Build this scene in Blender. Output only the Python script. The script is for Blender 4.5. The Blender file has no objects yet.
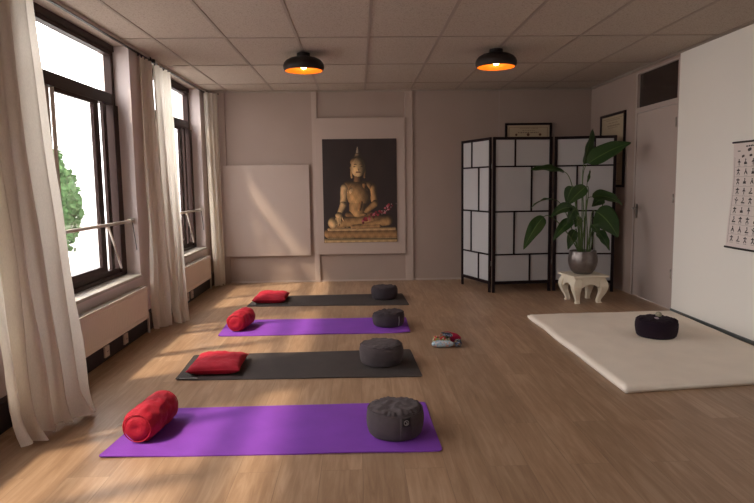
import bpy, bmesh, math, random
import numpy as np
from mathutils import Vector, Matrix, noise
random.seed(7)
PI = math.pi
C = bpy.context.scene.collection
sc = bpy.context.scene

# ------------------------------------------------------------------ materials
def new_mat(name):
    m = bpy.data.materials.new(name); m.use_nodes = True
    nt = m.node_tree
    return m, nt, nt.nodes['Principled BSDF']

def simple(name, col, rough=.6, metal=0., bump=0., bscale=200., var=0., vscale=6., sheen=0., spec=.35, coords='Object'):
    m, nt, b = new_mat(name)
    b.inputs['Base Color'].default_value = (*col, 1)
    b.inputs['Roughness'].default_value = rough
    b.inputs['Metallic'].default_value = metal
    b.inputs['Specular IOR Level'].default_value = spec
    if sheen:
        b.inputs['Sheen Weight'].default_value = sheen
        b.inputs['Sheen Roughness'].default_value = .4
        b.inputs['Sheen Tint'].default_value = (*[min(1, c*2+.1) for c in col], 1)
    tc = nt.nodes.new('ShaderNodeTexCoord')
    if var:
        n = nt.nodes.new('ShaderNodeTexNoise'); n.inputs['Scale'].default_value = vscale; n.inputs['Detail'].default_value = 4
        nt.links.new(tc.outputs[coords], n.inputs['Vector'])
        mr = nt.nodes.new('ShaderNodeMapRange')
        mr.inputs['From Min'].default_value = .3; mr.inputs['From Max'].default_value = .7
        mr.inputs['To Min'].default_value = 1-var; mr.inputs['To Max'].default_value = 1+var
        nt.links.new(n.outputs['Fac'], mr.inputs['Value'])
        mx = nt.nodes.new('ShaderNodeVectorMath'); mx.operation = 'SCALE'
        mx.inputs[0].default_value = col
        nt.links.new(mr.outputs['Result'], mx.inputs['Scale'])
        nt.links.new(mx.outputs['Vector'], b.inputs['Base Color'])
    if bump:
        n = nt.nodes.new('ShaderNodeTexNoise'); n.inputs['Scale'].default_value = bscale; n.inputs['Detail'].default_value = 3
        nt.links.new(tc.outputs[coords], n.inputs['Vector'])
        bp = nt.nodes.new('ShaderNodeBump'); bp.inputs['Strength'].default_value = bump; bp.inputs['Distance'].default_value = .004
        nt.links.new(n.outputs['Fac'], bp.inputs['Height']); nt.links.new(bp.outputs['Normal'], b.inputs['Normal'])
    return m

def floor_mat():
    m, nt, b = new_mat('oak_laminate')
    N = nt.nodes.new; Lk = nt.links.new
    tc = N('ShaderNodeTexCoord')
    mp = N('ShaderNodeMapping'); mp.inputs['Rotation'].default_value = (0, 0, PI/2)
    Lk(tc.outputs['Object'], mp.inputs['Vector'])
    br = N('ShaderNodeTexBrick')
    br.inputs['Scale'].default_value = 1; br.inputs['Brick Width'].default_value = 1.38; br.inputs['Row Height'].default_value = .193
    br.inputs['Mortar Size'].default_value = .0016; br.inputs['Mortar Smooth'].default_value = .2; br.offset = .37
    br.inputs['Color1'].default_value = (0, 0, 0, 1); br.inputs['Color2'].default_value = (1, 1, 1, 1); br.inputs['Mortar'].default_value = (.5, .5, .5, 1)
    Lk(mp.outputs['Vector'], br.inputs['Vector'])
    # grain: noise stretched along the board, shifted per board
    off = N('ShaderNodeVectorMath'); off.operation = 'MULTIPLY_ADD'
    Lk(br.outputs['Color'], off.inputs[0]); off.inputs[1].default_value = (7, 13, 5)
    Lk(tc.outputs['Object'], off.inputs[2])
    m2 = N('ShaderNodeMapping'); m2.inputs['Scale'].default_value = (22, 1.6, 1)
    Lk(off.outputs['Vector'], m2.inputs['Vector'])
    g = N('ShaderNodeTexNoise'); g.inputs['Scale'].default_value = 1.6; g.inputs['Detail'].default_value = 7; g.inputs['Roughness'].default_value = .62; g.inputs['Distortion'].default_value = .8
    Lk(m2.outputs['Vector'], g.inputs['Vector'])
    m3 = N('ShaderNodeMapping'); m3.inputs['Scale'].default_value = (5, 1.1, 1)
    Lk(off.outputs['Vector'], m3.inputs['Vector'])
    g2 = N('ShaderNodeTexNoise'); g2.inputs['Scale'].default_value = 1.2; g2.inputs['Detail'].default_value = 3
    Lk(m3.outputs['Vector'], g2.inputs['Vector'])
    a = N('ShaderNodeMath'); a.operation = 'MULTIPLY_ADD'; Lk(g2.outputs['Fac'], a.inputs[0]); a.inputs[1].default_value = .6
    Lk(g.outputs['Fac'], a.inputs[2])
    cr = N('ShaderNodeValToRGB')
    cr.color_ramp.elements[0].position = .5; cr.color_ramp.elements[0].color = (.235, .138, .080, 1)
    cr.color_ramp.elements[1].position = 1.02; cr.color_ramp.elements[1].color = (.41, .275, .18, 1)
    e = cr.color_ramp.elements.new(.78); e.color = (.325, .203, .124, 1)
    Lk(a.outputs['Value'], cr.inputs['Fac'])
    tv = N('ShaderNodeMapRange'); Lk(br.outputs['Color'], tv.inputs['Value'])
    tv.inputs['To Min'].default_value = .9; tv.inputs['To Max'].default_value = 1.08
    sc1 = N('ShaderNodeVectorMath'); sc1.operation = 'SCALE'; Lk(cr.outputs['Color'], sc1.inputs[0]); Lk(tv.outputs['Result'], sc1.inputs['Scale'])
    sm = N('ShaderNodeMapRange'); Lk(br.outputs['Fac'], sm.inputs['Value']); sm.inputs['To Min'].default_value = 1; sm.inputs['To Max'].default_value = .72
    sc2 = N('ShaderNodeVectorMath'); sc2.operation = 'SCALE'; Lk(sc1.outputs['Vector'], sc2.inputs[0]); Lk(sm.outputs['Result'], sc2.inputs['Scale'])
    Lk(sc2.outputs['Vector'], b.inputs['Base Color'])
    b.inputs['Roughness'].default_value = .40; b.inputs['Specular IOR Level'].default_value = .4
    bp = N('ShaderNodeBump'); bp.inputs['Strength'].default_value = .12; bp.inputs['Distance'].default_value = .002
    Lk(g.outputs['Fac'], bp.inputs['Height']); Lk(bp.outputs['Normal'], b.inputs['Normal'])
    return m

def ceiling_mat():
    m, nt, b = new_mat('mineral_fibre_tile')
    N = nt.nodes.new; Lk = nt.links.new
    tc = N('ShaderNodeTexCoord')
    n1 = N('ShaderNodeTexNoise'); n1.inputs['Scale'].default_value = 85; n1.inputs['Detail'].default_value = 4; n1.inputs['Roughness'].default_value = .7
    n2 = N('ShaderNodeTexVoronoi'); n2.inputs['Scale'].default_value = 70
    Lk(tc.outputs['Object'], n1.inputs['Vector']); Lk(tc.outputs['Object'], n2.inputs['Vector'])
    r1 = N('ShaderNodeMapRange'); Lk(n1.outputs['Fac'], r1.inputs['Value'])
    r1.inputs['From Min'].default_value = .34; r1.inputs['From Max'].default_value = .48; r1.inputs['To Min'].default_value = .6; r1.inputs['To Max'].default_value = 1
    s = N('ShaderNodeVectorMath'); s.operation = 'SCALE'; s.inputs[0].default_value = (.44, .365, .305)
    Lk(r1.outputs['Result'], s.inputs['Scale']); Lk(s.outputs['Vector'], b.inputs['Base Color'])
    b.inputs['Roughness'].default_value = .9
    return m

def attr_mat(name, rough=.6):
    m, nt, b = new_mat(name)
    a = nt.nodes.new('ShaderNodeAttribute'); a.attribute_name = 'print'
    nt.links.new(a.outputs['Color'], b.inputs['Base Color']); b.inputs['Roughness'].default_value = rough
    return m

def curtain_mat():
    m, nt, b = new_mat('curtain_linen')
    N = nt.nodes.new; Lk = nt.links.new
    tc = N('ShaderNodeTexCoord')
    mp = N('ShaderNodeMapping'); mp.inputs['Scale'].default_value = (160, 160, 40); Lk(tc.outputs['Object'], mp.inputs['Vector'])
    n = N('ShaderNodeTexNoise'); n.inputs['Scale'].default_value = 1.5; n.inputs['Detail'].default_value = 3; Lk(mp.outputs['Vector'], n.inputs['Vector'])
    r = N('ShaderNodeMapRange'); Lk(n.outputs['Fac'], r.inputs['Value']); r.inputs['To Min'].default_value = .86; r.inputs['To Max'].default_value = 1.08
    s = N('ShaderNodeVectorMath'); s.operation = 'SCALE'; s.inputs[0].default_value = (.88, .83, .75); Lk(r.outputs['Result'], s.inputs['Scale'])
    Lk(s.outputs['Vector'], b.inputs['Base Color']); b.inputs['Roughness'].default_value = .85
    t = N('ShaderNodeBsdfTranslucent'); Lk(s.outputs['Vector'], t.inputs['Color'])
    mx = N('ShaderNodeMixShader'); mx.inputs['Fac'].default_value = .5
    Lk(b.outputs['BSDF'], mx.inputs[1]); Lk(t.outputs['BSDF'], mx.inputs[2])
    Lk(mx.outputs['Shader'], nt.nodes['Material Output'].inputs['Surface'])
    return m

def glass_mat(name='window_glass', tint=(1, 1, 1)):
    m = bpy.data.materials.new(name); m.use_nodes = True; nt = m.node_tree; nt.nodes.clear()
    N = nt.nodes.new; Lk = nt.links.new
    o = N('ShaderNodeOutputMaterial'); mx = N('ShaderNodeMixShader'); t = N('ShaderNodeBsdfTransparent'); g = N('ShaderNodeBsdfGlossy')
    t.inputs['Color'].default_value = (*tint, 1); g.inputs['Roughness'].default_value = .02
    lw = N('ShaderNodeLayerWeight'); lw.inputs['Blend'].default_value = .5
    pw = N('ShaderNodeMath'); pw.operation = 'POWER'; Lk(lw.outputs['Facing'], pw.inputs[0]); pw.inputs[1].default_value = 5
    f = N('ShaderNodeMath'); f.operation = 'MULTIPLY_ADD'; Lk(pw.outputs['Value'], f.inputs[0]); f.inputs[1].default_value = .5; f.inputs[2].default_value = .04
    Lk(f.outputs['Value'], mx.inputs['Fac']); Lk(t.outputs['BSDF'], mx.inputs[1]); Lk(g.outputs['BSDF'], mx.inputs[2]); Lk(mx.outputs['Shader'], o.inputs['Surface'])
    return m

def emit_mat(name, col, s):
    m = bpy.data.materials.new(name); m.use_nodes = True; nt = m.node_tree; nt.nodes.clear()
    o = nt.nodes.new('ShaderNodeOutputMaterial'); e = nt.nodes.new('ShaderNodeEmission')
    e.inputs['Color'].default_value = (*col, 1); e.inputs['Strength'].default_value = s
    nt.links.new(e.outputs['Emission'], o.inputs['Surface'])
    return m

def translucent_panel():
    m, nt, b = new_mat('rice_paper')
    N = nt.nodes.new; Lk = nt.links.new
    b.inputs['Base Color'].default_value = (.58, .57, .58, 1); b.inputs['Roughness'].default_value = .8
    t = N('ShaderNodeBsdfTranslucent'); t.inputs['Color'].default_value = (.58, .57, .58, 1)
    mx = N('ShaderNodeMixShader'); mx.inputs['Fac'].default_value = .3
    Lk(b.outputs['BSDF'], mx.inputs[1]); Lk(t.outputs['BSDF'], mx.inputs[2]); Lk(mx.outputs['Shader'], nt.nodes['Material Output'].inputs['Surface'])
    return m

def leaf_mat():
    m, nt, b = new_mat('leaf_green')
    N = nt.nodes.new; Lk = nt.links.new
    uv = N('ShaderNodeUVMap'); uv.uv_map = 'UVMap'
    w = N('ShaderNodeTexWave'); w.inputs['Scale'].default_value = 9; w.inputs['Distortion'].default_value = .6; w.bands_direction = 'Y'
    Lk(uv.outputs['UV'], w.inputs['Vector'])
    cr = N('ShaderNodeValToRGB'); cr.color_ramp.elements[0].color = (.020, .050, .014, 1); cr.color_ramp.elements[1].color = (.036, .085, .024, 1)
    Lk(w.outputs['Fac'], cr.inputs['Fac'])
    sx = N('ShaderNodeSeparateXYZ'); Lk(uv.outputs['UV'], sx.inputs['Vector'])
    d = N('ShaderNodeMath'); d.operation = 'SUBTRACT'; Lk(sx.outputs['X'], d.inputs[0]); d.inputs[1].default_value = .5
    ab = N('ShaderNodeMath'); ab.operation = 'ABSOLUTE'; Lk(d.outputs['Value'], ab.inputs[0])
    lt = N('ShaderNodeMath'); lt.operation = 'LESS_THAN'; Lk(ab.outputs['Value'], lt.inputs[0]); lt.inputs[1].default_value = .025
    mx = N('ShaderNodeMix'); mx.data_type = 'RGBA'; Lk(lt.outputs['Value'], mx.inputs['Factor']); Lk(cr.outputs['Color'], mx.inputs['A']); mx.inputs['B'].default_value = (.13, .22, .06, 1)
    Lk(mx.outputs['Result'], b.inputs['Base Color']); b.inputs['Roughness'].default_value = .38
    t = N('ShaderNodeBsdfTranslucent'); t.inputs['Color'].default_value = (.1, .2, .03, 1)
    ms = N('ShaderNodeMixShader'); ms.inputs['Fac'].default_value = .2
    Lk(b.outputs['BSDF'], ms.inputs[1]); Lk(t.outputs['BSDF'], ms.inputs[2]); Lk(ms.outputs['Shader'], nt.nodes['Material Output'].inputs['Surface'])
    return m

def cloth_print_mat(name, cols, scale=60):
    m, nt, b = new_mat(name)
    N = nt.nodes.new; Lk = nt.links.new
    tc = N('ShaderNodeTexCoord'); v = N('ShaderNodeTexVoronoi'); v.inputs['Scale'].default_value = scale
    Lk(tc.outputs['Object'], v.inputs['Vector'])
    sx = N('ShaderNodeSeparateXYZ'); Lk(v.outputs['Color'], sx.inputs['Vector'])
    cr = N('ShaderNodeValToRGB'); cr.color_ramp.interpolation = 'CONSTANT'
    el = cr.color_ramp.elements
    el[0].color = (*cols[0], 1); el[1].position = 1/len(cols); el[1].color = (*cols[1], 1)
    for i, c in enumerate(cols[2:], 2):
        e = el.new(i/len(cols)); e.color = (*c, 1)
    Lk(sx.outputs['X'], cr.inputs['Fac']); Lk(cr.outputs['Color'], b.inputs['Base Color']); b.inputs['Roughness'].default_value = .8
    return m

M = dict(
    floor=floor_mat(), ceil=ceiling_mat(), curtain=curtain_mat(), glass=glass_mat(), paper_screen=translucent_panel(), leaf=leaf_mat(),
    dark_glass=simple('dark_transom_glass', (.035, .025, .022), .12),
    tbar=simple('ceiling_bar', (.31, .255, .215), .6),
    wall=simple('beige_wall_paint', (.355, .272, .235), .8, bump=.15, bscale=260, var=.02, vscale=3),
    board=simple('beige_board_paint', (.44, .35, .305), .75, bump=.1, bscale=260),
    white=simple('white_wall_paint', (.88, .86, .81), .8, bump=.12, bscale=300),
    reveal=simple('window_reveal_paint', (.70, .62, .61), .75),
    door=simple('door_paint', (.43, .355, .32), .5),
    frame=simple('brown_window_frame', (.028, .013, .011), .45, spec=.2),
    frame_l=simple('pale_window_post', (.42, .34, .28), .5),  # pale colour with the light on the sash frame's side painted in
    sillm=simple('grey_sill', (.42, .39, .36), .4, var=.08, vscale=30),
    rad=simple('radiator_enamel', (.76, .68, .60), .4),
    grille=simple('radiator_grille', (.50, .45, .40), .4),
    navy=simple('dark_baseboard', (.012, .011, .017), .5),
    teal=simple('dark_teal_baseboard', (.12, .14, .14), .5),
    socket=simple('socket_plastic', (.62, .52, .45), .4),
    hole=simple('socket_hole', (.02, .02, .02), .6),
    rail=simple('rail_white', (.60, .55, .50), .35), dark=simple('dark_plastic', (.02, .016, .016), .5),
    purple=simple('purple_mat_foam', (.205, .046, .42), .8, bump=.5, bscale=350, var=.07, vscale=5),
    blackmat=simple('black_mat_foam', (.045, .036, .035), .75, bump=.5, bscale=350, var=.12, vscale=8),
    charcoal=simple('charcoal_cotton', (.078, .062, .066), .9, bump=.6, bscale=300, var=.12, vscale=22, sheen=.2),
    charcoal_d=simple('dark_cotton', (.045, .034, .041), .9, bump=.6, bscale=300, sheen=.1),
    plum=simple('plum_black_cotton', (.014, .006, .014), .95, bump=.5, bscale=300),
    tagm=simple('label_black', (.016, .013, .014), .7), tagw=simple('label_white', (.5, .47, .45), .7),
    red=simple('red_velvet', (.37, .004, .022), .75, bump=.6, bscale=140, var=.14, vscale=14, sheen=.3),
    cream=simple('cream_cotton', (.90, .82, .72), .9, bump=.5, bscale=220, var=.03, vscale=5),
    stool=simple('cream_lacquer', (.78, .70, .56), .42, var=.03),
    pot=simple('pewter_glaze', (.19, .165, .155), .33, metal=.75, bump=.3, bscale=60, var=.15, vscale=25),
    soil=simple('soil', (.03, .018, .012), .95, bump=1, bscale=80),
    stem=simple('stem_green', (.075, .12, .035), .5),
    lacquer=simple('black_lacquer', (.012, .006, .008), .45, spec=.15),
    gold=simple('shade_gold_inside', (.75, .27, .03), .45, metal=.4),
    shade=simple('shade_black', (.020, .013, .012), .5),
    bulb=emit_mat('lamp_bulb_glow', (1, .66, .25), 22),
    chrome=simple('brushed_steel', (.45, .43, .41), .3, metal=1),
    print=attr_mat('printed_picture', .65),
    trunk=simple('bark', (.10, .07, .05), .9, bump=.5, bscale=30),
    crown=simple('tree_foliage', (.05, .10, .035), .9, bump=1, bscale=5, var=.5, vscale=5),
    pave=simple('pale_paving', (.34, .33, .32), .8, var=.06, vscale=.5),
    stone=simple('pink_stone', (.42, .34, .40), .35, var=.1, vscale=60), bone=simple('carved_bone', (.36, .33, .24), .5, var=.15, vscale=60),
)
clothmats = dict(
    floral=cloth_print_mat('blue_floral_cotton', [(.36, .48, .58), (.50, .55, .58), (.28, .40, .52), (.52, .32, .30), (.42, .52, .58)], 75),
    dark=cloth_print_mat('dark_patterned_cotton', [(.02, .03, .07), (.03, .03, .03), (.28, .14, .04), (.05, .07, .14), (.20, .22, .26)], 65),
    green=cloth_print_mat('green_red_cotton', [(.22, .26, .05), (.40, .03, .03), (.30, .20, .12), (.48, .38, .28), (.05, .06, .03)], 60),
    crimson=simple('crimson_cotton', (.36, .006, .05), .8, bump=.6, bscale=120, var=.25, vscale=40))

# ------------------------------------------------------------------ helpers
def link(name, bm, mat, parent=None, smooth=False, off=None):
    me = bpy.data.meshes.new(name)
    if off is not None: bmesh.ops.translate(bm, verts=bm.verts, vec=-Vector(off))
    bmesh.ops.recalc_face_normals(bm, faces=bm.faces)
    bm.to_mesh(me); bm.free()
    if smooth:
        for p in me.polygons: p.use_smooth = True
    for x in (mat if isinstance(mat, (list, tuple)) else [mat]): me.materials.append(x)
    o = bpy.data.objects.new(name, me); C.objects.link(o)
    if parent: o.parent = parent
    return o

def pieces(name, bm, mat, parent, smooth=False):
    seen = set(); comps = []
    for v in bm.verts:
        if v in seen: continue
        st_, comp = [v], set()
        while st_:
            q = st_.pop()
            if q in comp: continue
            comp.add(q); st_ += [e.other_vert(q) for e in q.link_edges]
        seen |= comp; comps.append(comp)
    out = []
    for comp in comps:
        b2 = bmesh.new(); mp = {v: b2.verts.new(v.co) for v in comp}
        for f in {f for v in comp for f in v.link_faces}: b2.faces.new([mp[v] for v in f.verts])
        out.append(link(name, b2, mat, parent, smooth))
    bm.free(); return out

def root(name, loc, label=None, cat=None, group=None, rotz=0, kind=None):
    o = bpy.data.objects.new(name, None); o.empty_display_size = .1; C.objects.link(o)
    o.location = loc; o.rotation_euler = (0, 0, rotz)
    tag(o, label, cat, group, kind); return o

def tag(o, label=None, cat=None, group=None, kind=None):
    if label: o['label'] = label
    if cat: o['category'] = cat
    if group: o['group'] = group
    if kind: o['kind'] = kind
    return o

def box(bm, x0, x1, y0, y1, z0, z1, bev=0.):
    g = bmesh.ops.create_cube(bm, size=1)
    M4 = Matrix.Translation(((x0+x1)/2, (y0+y1)/2, (z0+z1)/2)) @ Matrix.Diagonal((abs(x1-x0), abs(y1-y0), abs(z1-z0), 1))
    bmesh.ops.transform(bm, matrix=M4, verts=g['verts'])
    if bev:
        es = list({e for v in g['verts'] for e in v.link_edges})
        bmesh.ops.bevel(bm, geom=es, offset=bev, segments=2, affect='EDGES', profile=.6)
    return bm

def B(*a, bev=0.):
    bm = bmesh.new(); return box(bm, *a, bev=bev)

def struct(name, bm, mat, parent=None):
    o = link(name, bm, mat, parent)
    if not parent: o['kind'] = 'structure'
    return o

def tube(bm, pts, r, n=10, cap=True):
    pts = [Vector(p) for p in pts]; rs = r if isinstance(r, (list, tuple)) else [r]*len(pts)
    rings = []; up = None
    for i, p in enumerate(pts):
        t = (pts[min(i+1, len(pts)-1)]-pts[max(i-1, 0)]).normalized()
        if up is None:
            up = t.orthogonal().normalized()
        up = (up-t*up.dot(t)).normalized(); s = t.cross(up)
        rings.append([bm.verts.new(p+(up*math.cos(2*PI*k/n)+s*math.sin(2*PI*k/n))*rs[i]) for k in range(n)])
    for a, b in zip(rings, rings[1:]):
        for k in range(n): bm.faces.new((a[k], a[(k+1) % n], b[(k+1) % n], b[k]))
    if cap:
        bm.faces.new(rings[0][::-1]); bm.faces.new(rings[-1])
    return bm

def lathe(bm, prof, n=48, cx=0, cy=0, cz=0, fn=None):
    rings = []
    for (r, z) in prof:
        if r < 1e-5: rings.append([bm.verts.new((cx, cy, cz+z))])
        else:
            ring = []
            for k in range(n):
                a = 2*PI*k/n; rr = r; zz = z
                if fn: rr, zz = fn(a, r, z)
                ring.append(bm.verts.new((cx+rr*math.cos(a), cy+rr*math.sin(a), cz+zz)))
            rings.append(ring)
    for a, b in zip(rings, rings[1:]):
        if len(a) == 1 and len(b) == 1: continue
        for k in range(n):
            k2 = (k+1) % n
            if len(a) == 1: bm.faces.new((a[0], b[k], b[k2]))
            elif len(b) == 1: bm.faces.new((a[k], a[k2], b[0]))
            else: bm.faces.new((a[k], a[k2], b[k2], b[k]))
    return bm

def picture(name, w, h, nx, nz, fn, parent, axis='y-', off=(0, 0, 0), bend=None):
    """printed sheet: fn(U,V) -> linear colour arrays, U right, V up in metres from lower left"""
    u = np.linspace(0, w, nx+1); v = np.linspace(0, h, nz+1)
    uc = (u[:-1]+u[1:])/2; vc = (v[:-1]+v[1:])/2
    Uc, Vc = np.meshgrid(uc, vc); col = fn(Uc, Vc).reshape(-1, 3)
    U, V = np.meshgrid(u, v)
    D = bend(U, V) if bend else np.zeros_like(U)
    if axis == 'y-': co = np.stack([U, -D, V], -1)
    else: co = np.stack([-D, w-U-w, V], -1)       # faces -X, U runs towards -Y
    co = co.reshape(-1, 3)+np.array(off)
    idx = np.arange((nx+1)*(nz+1)).reshape(nz+1, nx+1)
    f = np.stack([idx[:-1, :-1], idx[:-1, 1:], idx[1:, 1:], idx[1:, :-1]], -1).reshape(-1, 4)
    me = bpy.data.meshes.new(name); me.from_pydata(co.tolist(), [], f.tolist())
    a = me.color_attributes.new('print', 'FLOAT_COLOR', 'CORNER')
    c4 = np.concatenate([col, np.ones((len(col), 1))], 1)
    a.data.foreach_set('color', np.repeat(c4, 4, 0).ravel().astype(np.float32))
    me.materials.append(M['print']); me.update()
    o = bpy.data.objects.new(name, me); C.objects.link(o); o.parent = parent
    return o

def copy_tree(o, parent=None):
    c = o.copy(); C.objects.link(c)
    if parent: c.parent = parent
    for ch in list(o.children): copy_tree(ch, c)
    return c

def nz(p, s=1.): return noise.noise(Vector(p)*s)

# ------------------------------------------------------------------ room shell
XL, XR, YB, YF, H = -2.0, 3.139, 8.415, -1.6, 2.545
XW = -2.15                       # glazing plane
WIN = [(-1.10, .80), (1.36, 3.24), (3.82, 5.70), (6.28, 8.16)]
struct('floor', B(XL, XR+.1, YF, YB+.1, -.1, 0), M['floor'])
struct('ceiling', B(-2.21, XR+.1, YF-.1, YB+.1, H, H+.1), M['ceil'])
bm = bmesh.new()
for i in range(-3, 6): x = .11+.6*i; box(bm, x-.012, x+.012, YF, YB, H-.004, H+.001)
y = 8.415-.585-.0
rows = [4.21+1.2*j for j in range(-4, 4)]
rows = [r for r in (5.41, 6.61, 7.81, 4.21, 3.01, 1.81, .61, -.59)]
for y in rows: box(bm, XL+.02, XR, y-.012, y+.012, H-.0045, H+.0005)
struct('trim_1', bm, M['tbar'])                                   # suspended ceiling bars
bm = B(XL+.02, XR, YB-.022, YB, H-.02, H); box(bm, XR-.022, XR, YF, YB, H-.02, H)
struct('trim_2', bm, M['tbar'])
struct('wall_back', B(-2.27, XR+.1, YB, YB+.1, 0, H), M['wall'])
struct('wall_front', B(-2.27, XR+.1, YF-.1, YF, 0, H), M['wall'])
# right wall: beige stretch with the door, then white stretch standing proud
DY0, DY1 = 6.10, 7.06
bm = B(XR, XR+.1, DY1, YB, 0, H)
box(bm, XR, XR+.1, DY0, DY1, 2.50, H)
struct('wall_right', bm, M['wall'])
struct('wall_white', B(XR-.012, XR+.1, YF, DY0-.02, 0, H), M['white'])
struct('baseboard_right', B(XR-.024, XR-.012, YF, DY0-.02, 0, .03), M['teal'])
struct('baseboard_back', B(-1.9, XR, YB-.012, YB, 0, .022), M['board'])
# left wall
bm = B(-2.27, XL, YF, YB, 0, .50)
edges = [YF]+[v for w in WIN for v in w]+[YB]
for a, b in zip(edges[::2], edges[1::2]): box(bm, -2.27, XL, a, b, .50, H)
struct('wall_left', bm, M['reveal'])
struct('baseboard_left', B(XL, -1.945, YF, YB, 0, .16), M['navy'])
# back wall battens
for n, (a, b) in enumerate([(-.602, -.533), (.632, .735)]):
    struct('trim_%d' % (n+3), B(a, b, YB-.022, YB, 0, H-.02), M['board'])
struct('trim_5', B(-2.0, -1.74, YB-.020, YB, 0, H-.02), M['wall'])
struct('trim_6', B(1.895, 1.899, YB-.003, YB, .02, H-.02), M['door'])

# ------------------------------------------------------------------ boards on the back wall
def board(name, x0, x1, z0, z1, label):
    r = root(name, (x0, YB-.02, z0), label, 'board')
    link('panel', B(0, x1-x0, -.022, .0, 0, z1-z0, bev=.003), M['board'], r)
    bm = bmesh.new()
    for x in (.08, x1-x0-.08): box(bm, x-.02, x+.02, 0, .004, .05, z1-z0-.05)
    pieces('batten', bm, M['door'], r)
board('wall_board', -1.785, -.650, .365, 1.58, 'square pale beige board low on the back wall beside the far curtain')
board('wall_board', -.560, .632, .372, 2.185, 'tall pale beige board behind the picture of the seated statue')

# ------------------------------------------------------------------ statue picture
def srgb(c): 
    c = np.array(c)/255.; return np.where(c < .04045, c/12.92, ((c+.055)/1.055)**2.4)
def statue(U, V):
    w, h = .975, 1.37
    X = 90+U/w*318; Y = 470-V/h*437          # sketch units
    Hh = np.full(X.shape, -1e3); Cc = np.zeros(X.shape+(3,)); Cc[:] = srgb((44, 31, 29))
    Cc *= (1+.15*np.sin(X*.05)*np.sin(Y*.03))[..., None]
    tone = np.zeros(X.shape)
    def cap(x0, y0, x1, y1, r0, r1, dep=0, col=(168, 128, 78)):
        nonlocal Hh
        dx, dy = x1-x0, y1-y0; L = dx*dx+dy*dy+1e-6
        t = np.clip(((X-x0)*dx+(Y-y0)*dy)/L, 0, 1); r = r0+(r1-r0)*t
        d2 = (X-x0-t*dx)**2+(Y-y0-t*dy)**2
        hh = np.sqrt(np.maximum(r*r-d2, 0))+dep; m = (d2 < r*r) & (hh > Hh)
        Hh = np.where(m, hh, Hh); Cc[m] = srgb(col)
    def ell(cx, cy, rx, ry, dep=0, col=(168, 128, 78), hs=1.):
        nonlocal Hh
        q = ((X-cx)/rx)**2+((Y-cy)/ry)**2
        hh = np.sqrt(np.maximum(1-q, 0))*min(rx, ry)*hs+dep; m = (q < 1) & (hh > Hh)
        Hh = np.where(m, hh, Hh); Cc[m] = srgb(col)
    G = (166, 126, 80); D = (120, 88, 56); Lt = (196, 160, 112)
    # pedestal
    cap(95, 462, 412, 464, 11, 11, 0, (178, 148, 104)); cap(108, 430, 405, 432, 21, 21, 2, (146, 108, 68)); cap(112, 413, 400, 413, 8, 8, 16, (172, 138, 96))
    # legs
    cap(370, 378, 235, 402, 22, 14, 20, G); cap(132, 385, 300, 372, 26, 20, 16, G); cap(372, 376, 250, 362, 22, 18, 14, D)
    cap(215, 402, 330, 398, 10, 12, 26, (150, 112, 70)); ell(131, 384, 24, 24, 24, Lt)
    cap(195, 352, 300, 350, 14, 14, 18, D)
    # torso
    ell(243, 262, 56, 58, 4, G); cap(240, 290, 240, 332, 38, 40, 6, G); cap(196, 232, 286, 232, 23, 23, 10, G)
    ell(220, 252, 20, 16, 44, Lt, .5); ell(264, 250, 20, 16, 40, G, .5)
    cap(268, 225, 244, 330, 9, 8, 42, (158, 112, 66))
    # neck, head
    cap(241, 190, 241, 212, 17, 20, 14, D); ell(242, 150, 31, 44, 18, Lt); ell(242, 128, 34, 24, 14, (130, 98, 64))
    cap(241, 66, 241, 100, 2.5, 10, 8, (170, 150, 130)); cap(241, 100, 241, 112, 12, 20, 8, (150, 120, 90))
    ell(241, 118, 20, 10, 12, D)
    cap(211, 150, 215, 192, 4, 6, 14, G); cap(273, 150, 270, 192, 4, 6, 14, D)
    # face
    cap(230, 148, 224, 149, 3, 2, 44, (96, 68, 44)); cap(252, 148, 259, 149, 3, 2, 44, (96, 68, 44))
    cap(226, 140, 234, 139, 1.5, 1.5, 47, (110, 80, 52)); cap(249, 139, 258, 140, 1.5, 1.5, 47, (110, 80, 52))
    cap(242, 144, 242, 162, 2.5, 5, 45, Lt); cap(235, 172, 249, 172, 2.5, 2.5, 45, (130, 82, 52))
    # arms
    cap(184, 238, 176, 308, 20, 15, 16, Lt); cap(176, 308, 158, 346, 16, 11, 22, Lt)
    cap(303, 238, 314, 306, 19, 15, 12, G); cap(314, 306, 262, 348, 15, 10, 26, G); ell(250, 350, 26, 9, 34, G)
    ell(155, 354, 16, 13, 36, Lt)
    for k, dx in enumerate((-9, -3, 3, 9)): cap(155+dx, 358, 150+dx*1.15, 398-abs(dx-1)*1.2, 4.2, 2.8, 40, Lt)
    cap(166, 356, 176, 378, 4, 3, 38, Lt)
    m = Hh > -100
    gy, gx = np.gradient(np.where(m, Hh, 0)); sx = U[0, 1]-U[0, 0]; k = 318*sx/w
    nx = np.clip(-gx/k, -3, 3); ny = np.clip(gy/k, -3, 3)
    nrm = np.sqrt(nx*nx+ny*ny+1)
    lam = np.clip((-.50*nx+.38*ny+.72)/nrm, 0, 1); lam = np.where(m, lam, 1)
    mott = 1+.16*np.sin(X*.9+3*np.sin(Y*.23))*np.sin(Y*.7+2*np.sin(X*.31))+.18*np.sin(X*.19+1.7)*np.sin(Y*.13)
    out = Cc*np.where(m, (.10+1.95*lam**2.3)*mott, 1)[..., None]
    spec = np.where(m, np.clip(lam-.9, 0, 1)*4, 0)[..., None]*srgb((150, 120, 90))*.5
    out = out+spec
    # red flowers across the lap
    rng = random.Random(4)
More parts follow.
